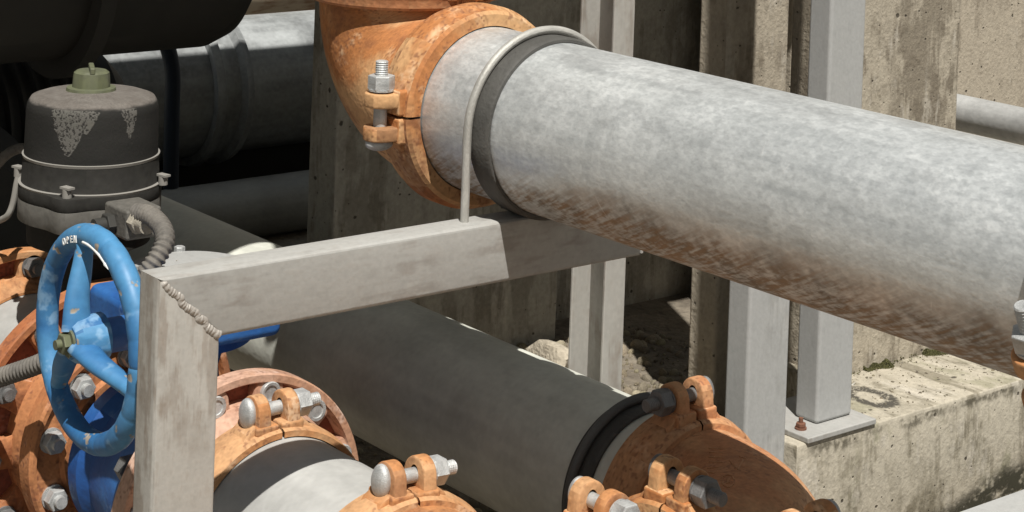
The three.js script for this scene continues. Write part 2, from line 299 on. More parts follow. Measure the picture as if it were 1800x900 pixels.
// ---------------------------------------------------------------- ground, walls, pillars
{
  const g = new THREE.PlaneGeometry(60, 60, 1, 1); g.rotateX(-Math.PI / 2); g.translate(2, GROUND, -10);
  const m = mesh('ground', boxUV(g, 1.1), M.ground, scene); m.userData = { kind: 'structure', label: 'bare dark soil under the pipes', category: 'ground' };
}
function plan(pts, y0, y1, bevel = 0.004) { const g = prism(pts.map(p => [p[0], -p[1]]), y0, y1, bevel); g.rotateX(-Math.PI / 2); return g; }   // polygon in x,z
function block(name, label, category, geos, mat, tile = 0.9, group) {
  const t = thing(name, label, category, group); mesh('block', boxUV(merge(geos), tile), mat, t); return t;
}
block('concrete_plinth', 'low stained concrete plinth carrying the baseplate of a grey steel post', 'plinth', [plan([[2.172, -1.962], [4.6, -1.962], [4.6, -2.27], [2.45, -2.27], [2.40, -2.13], [2.172, -2.05]], GROUND - 0.1, LEDGE, 0.005)], M.concreteLedge, 0.8);
block('concrete_wall', 'dark concrete back wall in the shade of the added slab', 'wall', [box(2.35, 3.6, GROUND - 0.1, 2.0, -3.3, -3.104, 0.006)], M.concreteGrey);
block('concrete_wall', 'sunlit tan concrete wall behind the thin steel pipe', 'wall', [box(3.02, 5.2, GROUND - 0.1, 2.4, -3.05, -2.78, 0.006)], M.concrete, 0.8);
block('concrete_pillar', 'narrow pitted concrete pillar behind a square steel post', 'pillar', [box(2.489, 2.652, GROUND - 0.1, 2.4, -2.52, -2.45, 0.008)], M.concrete, 0.8);
block('concrete_pillar', 'broad brown streaked concrete pillar standing on the plinth', 'pillar', [box(2.45, 2.749, LEDGE - 0.01, 1.45, -2.262, -2.14, 0.008)], M.concreteWarm, 0.7);
block('concrete_column', 'broad grey concrete column in shade behind the orange elbow', 'column', [box(2.045, 2.60, GROUND - 0.1, 2.0, -3.10, -3.01, 0.006)], M.concreteGrey);
block('concrete_wall', 'far dark wall behind the machinery', 'wall', [box(-1.5, 6, GROUND - 0.1, 2.4, -5.6, -5.3, 0.006)], M.concreteGrey);
{
  const t = thing('added_shade_slab', 'unseen concrete slab added overhead to shade the back of the pipes', 'shade_slab');
  const s = new THREE.Shape([[1.10, 2.40], [1.29, 2.33], [1.75, 2.33], [1.78, 2.24], [2.30, 2.24], [2.33, 2.33], [3.15, 2.33], [3.15, 3.468], [-3, 3.468], [-3, 2.6], [0.98, 2.6]].map(p => new THREE.Vector2(...p)));  // unseen slab added above, its outline cut to cast the wanted shadows
  const g = new THREE.ExtrudeGeometry(s, { depth: 0.16, bevelEnabled: false }); g.rotateX(-Math.PI / 2); g.translate(0, 2.0, 0);
  mesh('slab', boxUV(g, 0.9), M.concreteGrey, t);
}

// ---------------------------------------------------------------- steel posts
{ // C-channel open towards -x, behind the lower pipe
  const t = thing('steel_channel_post', 'upright steel channel post between the orange elbow and the dark wall', 'post');
  const x0 = 1.959, x1 = 2.0, z0 = -2.239, z1 = -2.161, w = 0.005;
  mesh('flange', boxUV(box(x0, x1, GROUND, 1.95, z1 - w, z1, 0.0015)), M.tubeDirty, t);
  mesh('flange', boxUV(box(x0, x1, GROUND, 1.95, z0, z0 + w, 0.0015)), M.tubeDirty, t);
  mesh('web', boxUV(box(x1 - w, x1 - 0.0005, GROUND, 1.95, z0 + w, z1 - w, 0.0005)), M.tubeDirty, t);
}
{
  const t = thing('square_steel_post', 'streaked square steel post in front of the narrow pillar', 'post');
  mesh('tube', boxUV(box(2.070, 2.157, GROUND + 0.01, 1.10, -2.016, -1.97, 0.006), 0.45), M.tubeBlue, t);
  mesh('top_plate', boxUV(box(2.062, 2.165, 1.10, 1.108, -2.024, -1.962, 0.002)), M.tubeBlue, t);
  mesh('baseplate', boxUV(box(2.03, 2.168, GROUND, GROUND + 0.01, -2.12, -1.935, 0.002)), M.tubeBlue, t);
}
{
  const t = thing('square_steel_post', 'tall steel post with a bolted baseplate on the plinth edge', 'post');
  mesh('tube', boxUV(box(2.245, 2.325, LEDGE + 0.009, 2.3, -2.036, -1.990, 0.006), 0.45), M.tubeBlue, t);
  const bp = mesh('baseplate', boxUV(box(2.192, 2.345, LEDGE, LEDGE + 0.009, -2.10, -1.958, 0.002)), M.tube, t);
  for (const [x, z] of [[2.212, -1.992], [2.338, -2.022], [2.212, -2.085]]) {
    const g = merge([cyl(0.009, 0.003, 20).translate(0, 0.0015, 0), hexGeo(0.013, 0.007).rotateZ(Math.PI / 2).translate(0, 0.003, 0), cyl(0.0035, 0.010, 12).translate(0, 0.012, 0)]);
    g.translate(x, LEDGE + 0.009, z); mesh('anchor_bolt', boxUV(g), M.rustScrew, bp);
  }
}
// ---------------------------------------------------------------- welded support bracket
{
  const t = thing('support_bracket', 'welded grey square tube bracket carrying the main pipe', 'bracket');
  const x0 = 1.064, x1 = 1.144, yb = 1.003, yt = 1.080, z0 = -1.946, z1 = -1.9;
  mesh('upright', boxUV(prism([[x0, GROUND + 0.01], [x1, GROUND + 0.01], [x1, yb], [x0, yt]], z0, z1, 0.0055), 0.42), M.tubeDirty, t);
  mesh('crossbeam', boxUV(prism([[x0, yt], [x1, yb], [1.786, yb], [1.786, yt]], z0, z1, 0.0055), 0.5, true), M.tube, t);
  mesh('baseplate', boxUV(box(x0 - 0.05, x1 + 0.05, GROUND, GROUND + 0.01, z0 - 0.05, z1 + 0.05, 0.002)), M.tube, t);
  mesh('end_cap', boxUV(box(1.7865, 1.791, yb + 0.002, yt - 0.002, z0 + 0.002, z1 - 0.002, 0.001)), M.tube, t);
  const beads = [];
  const bead = (x, y, z, s) => { const g = new THREE.IcosahedronGeometry(0.0042 * s, 2); const p = g.attributes.position; for (let i = 0; i < p.count; i++) { const k = 1 + 0.35 * (hash(Math.round(p.getX(i) * 9e3), Math.round(p.getY(i) * 9e3 + p.getZ(i) * 5e3), beads.length) - 0.5); p.setXYZ(i, p.getX(i) * k, p.getY(i) * k, p.getZ(i) * k * 0.30); } g.translate(x, y, z); return boxUV(g, 0.05); };
  class Seam extends THREE.Curve { getPoint(t, o = V()) { const w = 0.0016 * (vn(t, 0.3, 14, 4, 71) - 0.5) * 2; return o.set(mix(x0 + 0.003, x1 - 0.0005, t) + w, mix(yt - 0.004, yb + 0.0005, t) + w, z1 - 0.0032); } }
  const seam = sweep(new Seam(), 260, 18, (t, a) => (0.0046 + 0.0016 * vn(t, 0.6, 22, 4, 73) + 0.00022 * Math.sin(t * 150 + 1.5 * Math.sin(t * 31)) + 0.0009 * (vn(t, a / 6.2832, 60, 8, 75) - 0.5)) * sst(-0.01, 0.03, t) * (1 - sst(0.985, 1.01, t)), false, 0.05, 0.5);
  beads.push(flat(seam));
  for (let i = 0; i < 16; i++) { const f = rnd(); beads.push(bead(mix(x0, x1, f) + rr(0.005, 0.05), mix(yt, yb, f) + rr(-0.004, 0.03), z1 - 0.0005, rr(0.14, 0.3))); }
  mesh('weld_bead', merge(beads), M.weld, t);
}

// ---------------------------------------------------------------- grooved couplings
function coupling(label, R, mat, position, rotation, opt = {}) {
  const t = thing('pipe_coupling', label, 'coupling'); t.position.set(...position); t.rotation.set(...rotation);
  const w = opt.w ?? 0.060, th = opt.th ?? 0.020, ear = opt.ear ?? 0.058, ro = R + th;
  const prof = [[R + 0.0006, -w / 2], [R + th * 0.62, -w / 2], [R + th * 0.8, -w / 2 + 0.004], [R + th * 0.86, -w * 0.27], [R + th, -w * 0.19], [R + th, w * 0.19], [R + th * 0.86, w * 0.27], [R + th * 0.8, w / 2 - 0.004], [R + th * 0.62, w / 2], [R + 0.0006, w / 2]];
  const hb = R + ear - 0.021;                               // height of the bolt
  for (const s of [1, -1]) {
    const ring = crease(lathe(prof, 56, 0.012, Math.PI - 0.024), 0.5); ring.rotateX(Math.PI / 2);
    const geos = [boxUV(ring)];
    for (const e of [1, -1]) {
      const r0 = R + th * 0.35, top = R + ear, half = 0.0215, sh = new THREE.Shape();
      // upright lug with a round head and an oval hole for the bolt
      sh.moveTo(-half - 0.003, r0); sh.lineTo(-half, hb); sh.absarc(0, hb, half, Math.PI, 0, true); sh.lineTo(half + 0.003, r0); sh.closePath();
      const hole = new THREE.Path(); hole.absellipse(0, hb + 0.001, 0.0105, 0.0135, 0, Math.PI * 2, true); sh.holes.push(hole);
      const plate = new THREE.ExtrudeGeometry(sh, { depth: 0.0135, bevelEnabled: true, bevelSize: 0.0025, bevelOffset: -0.0025, bevelThickness: 0.0025, bevelSegments: 3, curveSegments: 20 });
      plate.rotateY(Math.PI / 2); plate.translate(0.0150, 0, 0);                 // shape x -> -z, depth -> x
      const foot = new RoundedBoxGeometry(0.0340, Math.max(0.012, hb - 0.012 - r0), 0.050, 3, 0.004); foot.translate(0.0186, r0 + (hb - 0.012 - r0) / 2, 0);
      const heel = prism([[0.030, r0 - 0.004], [0.056, r0 - 0.010], [0.046, r0 + th * 0.30], [0.034, r0 + (hb - r0) * 0.55]], -0.019, 0.019, 0.003);
      for (let g of [crease(plate, 0.6), foot, heel]) { g = flat(g); if (e < 0) g.rotateX(Math.PI); geos.push(boxUV(g)); }
    }
    const all = merge(geos); if (s < 0) all.rotateZ(Math.PI);
    mesh('housing_half', all, mat, t);
  }
  for (const e of [1, -1]) {
    const dome = new THREE.SphereGeometry(0.5, 24, 16); dome.scale(0.020, 0.040, 0.030); dome.translate(-0.035, 0, 0);
    const sh = cyl(0.0088, 0.075, 20); sh.rotateZ(Math.PI / 2); sh.translate(-0.002, 0, 0);
    const g = merge([dome, sh, threadGeo(0.0086, 0.034, opt.tip ?? 0.072)]); g.translate(0, e * hb, 0);
    const b = mesh('bolt', boxUV(g, 0.1), opt.dull ? M.boltDull : M.boltZinc, t);
    const ng = merge([hexGeo(0.030, 0.019).translate(0.0345, e * hb, 0), cyl(0.0165, 0.0025, 24).rotateZ(Math.PI / 2).translate(0.0345, e * hb, 0)]);
    mesh('nut', boxUV(ng, 0.1), opt.dull ? M.boltDull : M.boltZinc, b);
  }
  return t;
}
function pipe(name, label, R, a, b, mat, rep = [1, 1], axis = 'z') {
  const t = thing(name, label, 'pipe'), L = b - a; return { t, add(pos) { const g = pipeGeo(R, L, rep[0], rep[1]); if (axis === 'x') g.rotateY(Math.PI / 2); if (axis === 'y') g.rotateX(-Math.PI / 2); g.translate(...pos); mesh('barrel', g, mat, t); return t; } };
}
function elbowGeo(R, bend, ext) {                           // from the origin's +z end, turning to +y; centre of the corner at 0,0,0
  const path = new THREE.CurvePath(); const c = bend;
  class Arc extends THREE.Curve { getPoint(s, o = V()) { const L = Math.PI / 2 * c, tot = L + 2 * ext; let d = s * tot; if (d < ext) return o.set(0, 0, c + ext - d); d -= ext; if (d < L) { const a = d / c; return o.set(0, c - c * Math.cos(a), c - c * Math.sin(a)); } d -= L; return o.set(0, c + d, 0); } }
  return sweep(new Arc(), 40, 64, () => R, false, T, 2 * Math.PI * R / T);
}

// ---------------------------------------------------------------- the galvanised main
const CP = -2.072;                                          // coupling between main and elbow
{
  const t = thing('main_pipe', 'large galvanised steel pipe with a rust stained underside', 'pipe');
  const g = pipeGeo(R8, 0.992, 1, 1, 160); g.translate(MX, MY, (CP + 0.004) + 0.496); mesh('barrel', g, M.mainPipe, t);
  const t2 = thing('main_pipe', 'continuing galvanised pipe beyond the clamp with the upright bolt', 'pipe');
  const g2 = pipeGeo(R8, 0.9, 1, 1, 160); g2.translate(MX, MY, CP + 1.000 + 0.45); mesh('barrel', g2, M.mainPipe, t2);
}
const EZ = -2.245, EB = 0.128;
{
  const t = thing('pipe_elbow', 'weathered orange cast elbow turning the main pipe upwards', 'elbow');
  const g = elbowGeo(R8 + 0.005, EB, 0.02); g.translate(MX, MY, EZ); mesh('body', g, M.orange, t);
  const t2 = thing('riser_pipe', 'galvanised riser pipe rising from the orange elbow', 'pipe');
  const h = pipeGeo(R8, 1.14, 1, 1, 96); h.rotateX(-Math.PI / 2); h.translate(MX, MY + EB + 0.025 + 0.57, EZ); mesh('barrel', h, M.pipeDark, t2);
}
coupling('orange clamp with a side bolt joining the elbow to the galvanised pipe', R8 + 0.001, M.orange, [MX, MY, CP], [0, 0, Math.PI / 2], { ear: 0.062, th: 0.026, w: 0.066 });
coupling('rusty clamp on top of the orange elbow', R8 + 0.006, M.rust, [MX, MY + EB + 0.026, EZ], [-Math.PI / 2, 0, 0.25], { th: 0.020, w: 0.064, ear: 0.05 });
coupling('orange clamp with an upright zinc bolt near the end of the galvanised pipe', R8 + 0.001, M.orange2, [MX, MY, CP + 1.014], [0, 0, Math.PI / 2 + 0.42], { ear: 0.058, tip: 0.080 });

function uBolt(label, X, Y, Z, R, low, rodMat, band, bandMat, nuts = true, rr0 = 0.0065) {
  const t = thing('u_bolt_clamp', label, 'u-bolt'), a = R + 0.007 + rr0, pts = [];
  pts.push([X - a, low, Z]); for (let k = 1; k < 5; k++) pts.push([X - a, mix(low, Y, k / 5), Z]);
  for (let i = 0; i <= 28; i++) { const q = Math.PI - i / 28 * Math.PI; pts.push([X + a * Math.cos(q), Y + a * Math.sin(q), Z]); }
  for (let k = 4; k >= 1; k--) pts.push([X + a, mix(low, Y, k / 5), Z]); pts.push([X + a, low, Z]);
  mesh('rod', sweep(spline(pts), 160, 16, () => rr0, false, 0.3, 0.2), rodMat, t);
  const [b0, b1] = band, prof = [[R + 0.0008, b0], [R + 0.004, b0], [R + 0.007, b0 + 0.003], [R + 0.007, b1 - 0.003], [R + 0.0045, b1], [R + 0.0008, b1]];
  const g = crease(lathe(prof, 96), 0.7); g.rotateX(Math.PI / 2); g.translate(X, Y, Z); mesh('rubber_liner', boxUV(g, 0.2), bandMat, t);
  if (nuts) for (const s of [-1, 1]) { const n = hexGeo(0.024, 0.013).rotateZ(-Math.PI / 2).translate(X + s * a, low + 0.02, Z); mesh('nut', boxUV(n, 0.1), rodMat, t); }
  return t;
}
uBolt('grey rod bent over the galvanised pipe and through the bracket beam', MX, MY, -1.925, R8, 1.02, M.rod, [-0.007, 0.031], M.rubber, false, 0.0055);

// ---------------------------------------------------------------- lower dark pipe and its elbow
const C4 = -1.842, BZ = -1.64;
{
  const t = thing('lower_pipe', 'dull grey pipe lying in the shadow under the main pipe', 'pipe');
  const L = 2.6, g = pipeGeo(R8, L, 1.1, L / T, 128); g.translate(LX, LY, C4 - 0.004 - L / 2); mesh('barrel', g, M.lowerPipe, t);
}
uBolt('dark rod and liner clamped over the shaded lower pipe', LX, LY, -1.930, R8, 0.475, M.rodDark, [-0.022, 0.024], M.rubber);
{ const t = thing('pipe_saddle', 'grey steel saddle under the shaded lower pipe', 'bracket'); mesh('crossbeam', boxUV(box(1.66, 2.0, 0.51, 0.563, -1.965, -1.895), T, true), M.tube, t); for (const x of [1.675, 1.935]) mesh('leg', boxUV(box(x, x + 0.05, GROUND, 0.509, -1.955, -1.905)), M.tube, t); }
coupling('rust brown clamp with a bolt across its top on the shaded pipe', R8 + 0.001, M.rust, [LX, LY, C4], [0, Math.PI, 0], { dull: true, th: 0.020, ear: 0.062, w: 0.066 });
{
  const t = thing('pipe_elbow', 'dark rust elbow with cast marks below the main pipe', 'elbow');
  const g = elbowGeo(R8 + 0.006, 0.16, 0.04); g.rotateY(Math.PI); g.rotateZ(Math.PI / 2); g.translate(LX, LY, BZ);
  mesh('body', g, M.rust, t);
}
coupling('rust clamp with a nut facing out on the mouth of the dark elbow', R8 + 0.001, M.orange, [LX - 0.205, LY, BZ], [0, -Math.PI / 2, 0], { dull: true, ear: 0.060, th: 0.020 });
{ const g = pipeGeo(R8, 0.14, 1, 0.3, 96); g.rotateY(Math.PI / 2); g.translate(LX - 0.205 - 0.06, LY, BZ); const t = thing('pipe_nipple', 'short pale pipe stub between two orange clamps', 'pipe'); mesh('barrel', g, M.pipeWhite, t); }
coupling('orange clamp with a bright bolt at the pale stub', R8 + 0.001, M.orange2, [LX - 0.205 - 0.125, LY, BZ], [0, -Math.PI / 2, 0], { ear: 0.060, th: 0.020 });

// ---------------------------------------------------------------- valve line
const C8 = -1.845, C7 = -2.128, F1 = -2.200;
{
  const t = thing('valve_pipe', 'pale grey pipe between the valve flange and an orange clamp', 'pipe');
  const g = pipeGeo(KR, C8 - C7, 1.2, 0.5, 128); g.translate(KX, KY, (C8 + C7) / 2); mesh('barrel', g, M.pipeWhite, t);
}
coupling('orange clamp with a bright bolt beside the pocketed flange', KR + 0.001, M.orange2, [KX, KY, C7], [0, 0, 0], { ear: 0.050, th: 0.013, w: 0.062 });
coupling('orange clamp with a domed bolt on the pale pipe', KR + 0.001, M.orange2, [KX, KY, C8], [0, 0, -0.05], { ear: 0.052, th: 0.018 });
{
  const t = thing('pipe_tee', 'orange cast tee where the pale stub joins the valve line', 'tee');
  const run = cyl(KR + 0.006, 0.37, 64); run.rotateX(Math.PI / 2); run.translate(KX, KY, C8 + 0.02 + 0.185);
  const br = cyl(R8 + 0.006, 0.10, 64); br.rotateZ(Math.PI / 2); br.translate(KX + 0.085, LY, BZ);
  mesh('body', boxUV(merge([run, br])), M.orange2, t);
}
// pocketed flange: rim, hub, a lug round each of eight bolts and a web behind them
function flange(label, z, R, rin, mat, first = 0, nutMat = M.boltZinc, round = false) {
  const t = thing('pipe_flange', label, 'flange'); t.position.set(KX, KY, z);
  const rim = crease(lathe([[R - 0.017, -0.012], [R - 0.002, -0.012], [R, -0.010], [R, 0.014], [R - 0.002, 0.016], [R - 0.011, 0.016], [R - 0.013, 0.013], [R - 0.017, -0.012]], 96), 0.5); rim.rotateX(Math.PI / 2);
  mesh('rim', boxUV(rim), mat, t);
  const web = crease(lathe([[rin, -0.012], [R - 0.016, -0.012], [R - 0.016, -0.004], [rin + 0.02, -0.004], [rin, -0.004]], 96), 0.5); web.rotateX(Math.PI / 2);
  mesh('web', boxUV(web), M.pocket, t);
  const hub = crease(lathe([[rin, -0.011], [rin + 0.020, -0.011], [rin + 0.018, 0.018], [rin + 0.004, 0.045], [rin, 0.045]], 96), 0.5); hub.rotateX(Math.PI / 2);
  mesh('hub', boxUV(hub), mat, t);
  const pc = R * 0.865;
  for (let k = 0; k < 12; k++) {
    const a = first + k * Math.PI / 6, s = new THREE.Shape();
    s.moveTo(-0.026, -(pc - rin)); s.quadraticCurveTo(-0.016, -0.020, -0.0200, 0); s.absarc(0, 0, 0.0200, Math.PI, 0, true); s.quadraticCurveTo(0.016, -0.020, 0.026, -(pc - rin));
    const lug = new THREE.ExtrudeGeometry(s, { depth: 0.014, bevelEnabled: true, bevelSize: 0.0025, bevelThickness: 0.003, bevelSegments: 2, curveSegments: 14 }); lug.translate(0, pc, -0.004);
    const rib = new THREE.BoxGeometry(0.028, R - pc - 0.010, 0.014); rib.translate(0, pc + (R - pc) / 2 + 0.002, 0.001);
    const g = merge([crease(lug, 0.6), rib]); g.rotateZ(a - Math.PI / 2); mesh('bolt_lug', boxUV(g), mat, t);
    const b = round ? crease(lathe([[0.0001, 0.0165], [0.0095, 0.0165], [0.0100, 0.0185], [0.0135, 0.0190], [0.0145, 0.0180], [0.0145, 0.010]], 32), 0.5).rotateX(Math.PI / 2) : merge([cyl(0.018, 0.003, 28).rotateX(Math.PI / 2).translate(0, 0, 0.0145), hexGeo(0.027, 0.015).rotateY(-Math.PI / 2).translate(0, 0, 0.015), cyl(0.0085, 0.010, 20).rotateX(Math.PI / 2).translate(0, 0, 0.034)]);
    b.translate(pc * Math.cos(a), pc * Math.sin(a), 0); mesh('bolt', boxUV(b, 0.1), nutMat, t);
  }
  return t;
}
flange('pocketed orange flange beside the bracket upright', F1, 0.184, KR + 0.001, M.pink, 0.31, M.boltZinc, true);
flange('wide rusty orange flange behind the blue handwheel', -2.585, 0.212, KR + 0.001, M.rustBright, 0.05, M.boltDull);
{
  const t = thing('pipe_flange', 'plain orange ring with bright hexagon nuts beside the blue valve', 'flange');
  const g = crease(lathe([[0.095, -0.024], [0.156, -0.024], [0.160, -0.020], [0.160, 0.010], [0.156, 0.014], [0.150, 0.014], [0.147, 0.006], [0.112, 0.006], [0.108, 0.014], [0.095, 0.014]], 96), 0.5); g.rotateX(Math.PI / 2); g.translate(KX, KY, -2.498); mesh('ring', boxUV(g), M.rustBright, t);
  for (let k = 0; k < 10; k++) { const a = -2.75 + k * Math.PI / 5, b = merge([cyl(0.0175, 0.003, 28).rotateX(Math.PI / 2).translate(0, 0, 0.0015), hexGeo(0.027, 0.016).rotateY(-Math.PI / 2).translate(0, 0, 0.003), cyl(0.0085, 0.010, 20).rotateX(Math.PI / 2).translate(0, 0, 0.023)]); b.translate(KX + 0.130 * Math.cos(a), KY + 0.130 * Math.sin(a), -2.492); mesh('bolt', boxUV(b, 0.1), M.boltZinc, t); }
}
flange('orange flange below the grey actuator at the frame edge', -2.885, 0.188, KR + 0.001, M.orange2, 0.40, M.boltDull);
{ const t = thing('valve_pipe', 'pale pipe stub between two orange flanges under the actuator', 'pipe'); const g = pipeGeo(KR, 0.355, 1.2, 0.5, 128); g.translate(KX, KY, -2.7); mesh('barrel', g, M.pipeWhite, t); }
{ const t = thing('valve_pipe', 'pale pipe of the valve line behind the farthest flange', 'pipe'); const g = pipeGeo(KR, 0.30, 1.2, 0.5, 96); g.translate(KX, KY, -3.06); mesh('barrel', g, M.pipeDark, t); }

// blue gate valve with its gear box and handwheel
const WH = V(1.115, 0.940, -2.150);
{
  const t = thing('blue_valve', 'blue painted valve with a handwheel behind the bracket upright', 'valve');
  const body = crease(lathe([[0.09, -0.1185], [0.114, -0.1185], [0.118, -0.112], [0.118, -0.088], [0.108, -0.070], [0.118, 0], [0.122, 0.06], [0.150, 0.085], [0.156, 0.120], [0.150, 0.127], [0.09, 0.127]], 72), 0.5);
  body.rotateX(Math.PI / 2); body.translate(KX, KY, -2.342); const bd = mesh('body', boxUV(body), M.blueDeep, t);
  const pc = 0.128; for (let k = 0; k < 8; k++) { const a = 0.35 + k * Math.PI / 4; const g = merge([hexGeo(0.030, 0.018).rotateY(-Math.PI / 2).translate(0, 0, 0.0), cyl(0.0095, 0.03, 16).rotateX(Math.PI / 2).translate(0, 0, 0.02)]); g.translate(KX + pc * Math.cos(a), KY + pc * Math.sin(a), -2.295); mesh('bolt', boxUV(g, 0.1), M.boltDull, bd); }
  const neck = crease(lathe([[0.055, 0.11], [0.05, 0.15], [0.06, 0.185], [0.095, 0.19], [0.097, 0.212]], 48), 0.5); neck.translate(KX, KY, -2.36); mesh('neck', boxUV(neck), M.blueDeep, t);
  const gb = new RoundedBoxGeometry(0.20, 0.062, 0.16, 3, 0.012); gb.translate(KX - 0.02, 0.898, -2.31); const gx = mesh('gear_box', boxUV(gb), M.blueDeep, t);
  const cover = crease(lathe([[0.0001, 0.012], [0.075, 0.012], [0.088, 0.008], [0.092, 0], [0.092, -0.006], [0.0001, -0.006]], 56), 0.4); cover.translate(KX, 0.936, -2.34); mesh('cover', boxUV(cover), M.tubeBlue, gx);
  for (let k = 0; k < 4; k++) { const a = 0.3 + k * Math.PI / 2, g = hexGeo(0.013, 0.009).rotateZ(Math.PI / 2).translate(KX + 0.08 * Math.cos(a), 0.945, -2.34 + 0.08 * Math.sin(a)); mesh('screw', boxUV(g, 0.1), M.boltZinc, gx); }
  const shaft = cyl(0.021, 0.13, 24); shaft.rotateZ(Math.PI / 2); shaft.translate(WH.x + 0.066, WH.y, WH.z); mesh('shaft', boxUV(shaft), M.blueDeep, t);
  const arm = new RoundedBoxGeometry(0.075, 0.06, 0.19, 3, 0.012); arm.translate(1.225, WH.y - 0.012, -2.215); mesh('worm_housing', boxUV(arm), M.blueDeep, t);
  // handwheel: its axis is -x
  const RW = 0.123; class Ring extends THREE.Curve { getPoint(s, o = V()) { const a = s * Math.PI * 2; return o.set(WH.x, WH.y + RW * Math.sin(a), WH.z + RW * Math.cos(a)); } }
  const rim = sweep(new Ring(), 360, 22, (s, a) => 0.0136 + 0.0014 * Math.pow(Math.abs(Math.sin(s * Math.PI * 25)), 0.3) * (0.35 + 0.65 * sst(-0.2, 0.5, Math.cos(s * 6.283 - 0.3))), true, T, 0.16);
  const wheel = mesh('handwheel', rim, M.blue, t);
  for (const deg of [103, 343, 223]) {
    const a = deg * Math.PI / 180, pts = [[WH.x - 0.020, 0.012], [WH.x - 0.016, 0.05], [WH.x - 0.006, 0.09], [WH.x, RW - 0.004]].map(([x, r]) => [x, WH.y + r * Math.sin(a), WH.z + r * Math.cos(a)]);
    const g = sweep(spline(pts), 24, 16, (s, q) => { const w = mix(0.020, 0.010, s), h = 0.010; return 1 / Math.hypot(Math.cos(q) / w, Math.sin(q) / h); }, false, T, 0.1);
    mesh('spoke', g, M.blue, wheel);
  }
  const hub = crease(lathe([[0.0001, 0.030], [0.020, 0.030], [0.026, 0.022], [0.030, -0.012], [0.0001, -0.012]], 36), 0.5); hub.rotateZ(Math.PI / 2); hub.translate(WH.x, WH.y, WH.z); mesh('hub', boxUV(hub), M.blue, wheel);
  const nut = merge([cyl(0.017, 0.003, 28).rotateZ(Math.PI / 2).translate(-0.0315, 0, 0), hexGeo(0.022, 0.010).rotateY(Math.PI).translate(-0.032, 0, 0), cyl(0.006, 0.01, 16).rotateZ(Math.PI / 2).translate(-0.044, 0, 0)]); nut.translate(WH.x, WH.y, WH.z); mesh('hub_nut', boxUV(nut, 0.1), M.green, wheel);
}

// ---------------------------------------------------------------- actuator
{
  const t = thing('valve_actuator', 'round dark grey electric actuator with peeling paint and a green knob', 'actuator');
  t.position.set(1.36, 0, -2.645); t.rotation.set(0, 0.25, 0);
  const R = 0.098, y0 = 1.046;                               // seam
  const capProfile = [[R, y0], [R * 0.985, y0 + 0.066], [R * 0.965, y0 + 0.076], [R * 0.92, y0 + 0.083], [R * 0.80, y0 + 0.087], [0.0001, y0 + 0.092]];
  const cap = lathe(capProfile, 96); { const p = cap.attributes.position, uv = cap.attributes.uv; for (let i = 0; i < p.count; i++) { const y = p.getY(i), r = Math.hypot(p.getX(i), p.getZ(i)); uv.setY(i, clamp((y - y0) / 0.080 * 0.55) + (y - y0 > 0.0755 ? 0.4 * (1 - r / R) : 0)); } }
  mesh('cap', cap, M.actTop, t);
  const lip = (y, r, h) => { const g = crease(lathe([[r - 0.004, y - h], [r, y - h], [r + 0.0012, y], [r - 0.004, y + 0.001]], 96), 0.5); return boxUV(g, 0.2); };
  mesh('seam_lip', lip(y0, R + 0.0015, 0.004), M.actEdge, t);
  const wall = crease(lathe([[R - 0.002, y0 - 0.002], [R + 0.001, y0 - 0.002], [R + 0.003, y0 - 0.042], [R + 0.004, y0 - 0.044]], 96), 0.5); mesh('side_wall', boxUV(wall), M.actBody, t);
  mesh('flange_lip', lip(y0 - 0.041, R + 0.006, 0.003), M.actEdge, t);
  // flange with four lugs
  const s = new THREE.Shape(); const N = 144; for (let i = 0; i < N; i++) { const a = i / N * Math.PI * 2, lob = Math.pow(Math.max(0, Math.cos(2 * (a - 0.55))), 10), r = R + 0.005 + 0.019 * lob; s[i ? 'lineTo' : 'moveTo'](r * Math.cos(a), r * Math.sin(a)); }
  for (const [nm, y, h, m] of [['upper_flange', y0 - 0.062, 0.019, M.actBody], ['lower_flange', y0 - 0.094, 0.0315, M.conduitPale]]) { const g = crease(new THREE.ExtrudeGeometry(s, { depth: h - 0.003, bevelEnabled: true, bevelSize: 0.0015, bevelThickness: 0.0015, bevelSegments: 2 }), 0.5); g.rotateX(-Math.PI / 2); g.translate(0, y + 0.0015, 0); mesh(nm, boxUV(g), nm === 'lower_flange' ? M.actPale : m, t); }
  for (let k = 0; k < 4; k++) { const a = 0.55 + k * Math.PI / 2, b = merge([cyl(0.007, 0.012, 18).translate(0, 0.006, 0), new THREE.BoxGeometry(0.019, 0.003, 0.012).translate(0, 0.014, 0)]); b.rotateY(Math.PI / 2); b.translate(0, 0, 0); b.translate((R + 0.012) * Math.cos(a), y0 - 0.043, -(R + 0.012) * Math.sin(a)); mesh('lug_bolt', boxUV(b, 0.1), M.actEdge, t); }
  const base = crease(lathe([[R - 0.006, y0 - 0.094], [R - 0.008, y0 - 0.13], [R - 0.03, y0 - 0.14], [0.04, y0 - 0.15], [0.04, KY + KR - 0.01]], 64), 0.5); mesh('base', boxUV(base), M.actBody, t);
  const kn = crease(lathe([[0.0001, 0.030], [0.022, 0.030], [0.026, 0.027], [0.027, 0.022], [0.028, 0.006], [0.036, 0.005], [0.037, 0.0], [0.0001, 0]], 40), 0.5); kn.translate(0.006, y0 + 0.089, -0.012); mesh('knob', boxUV(kn, 0.1), M.green, t);
  const kb = new RoundedBoxGeometry(0.052, 0.010, 0.008, 2, 0.002); kb.rotateY(0.9); kb.translate(0.006, y0 + 0.121, -0.012); mesh('knob_grip', boxUV(kb, 0.1), M.green, t);
}
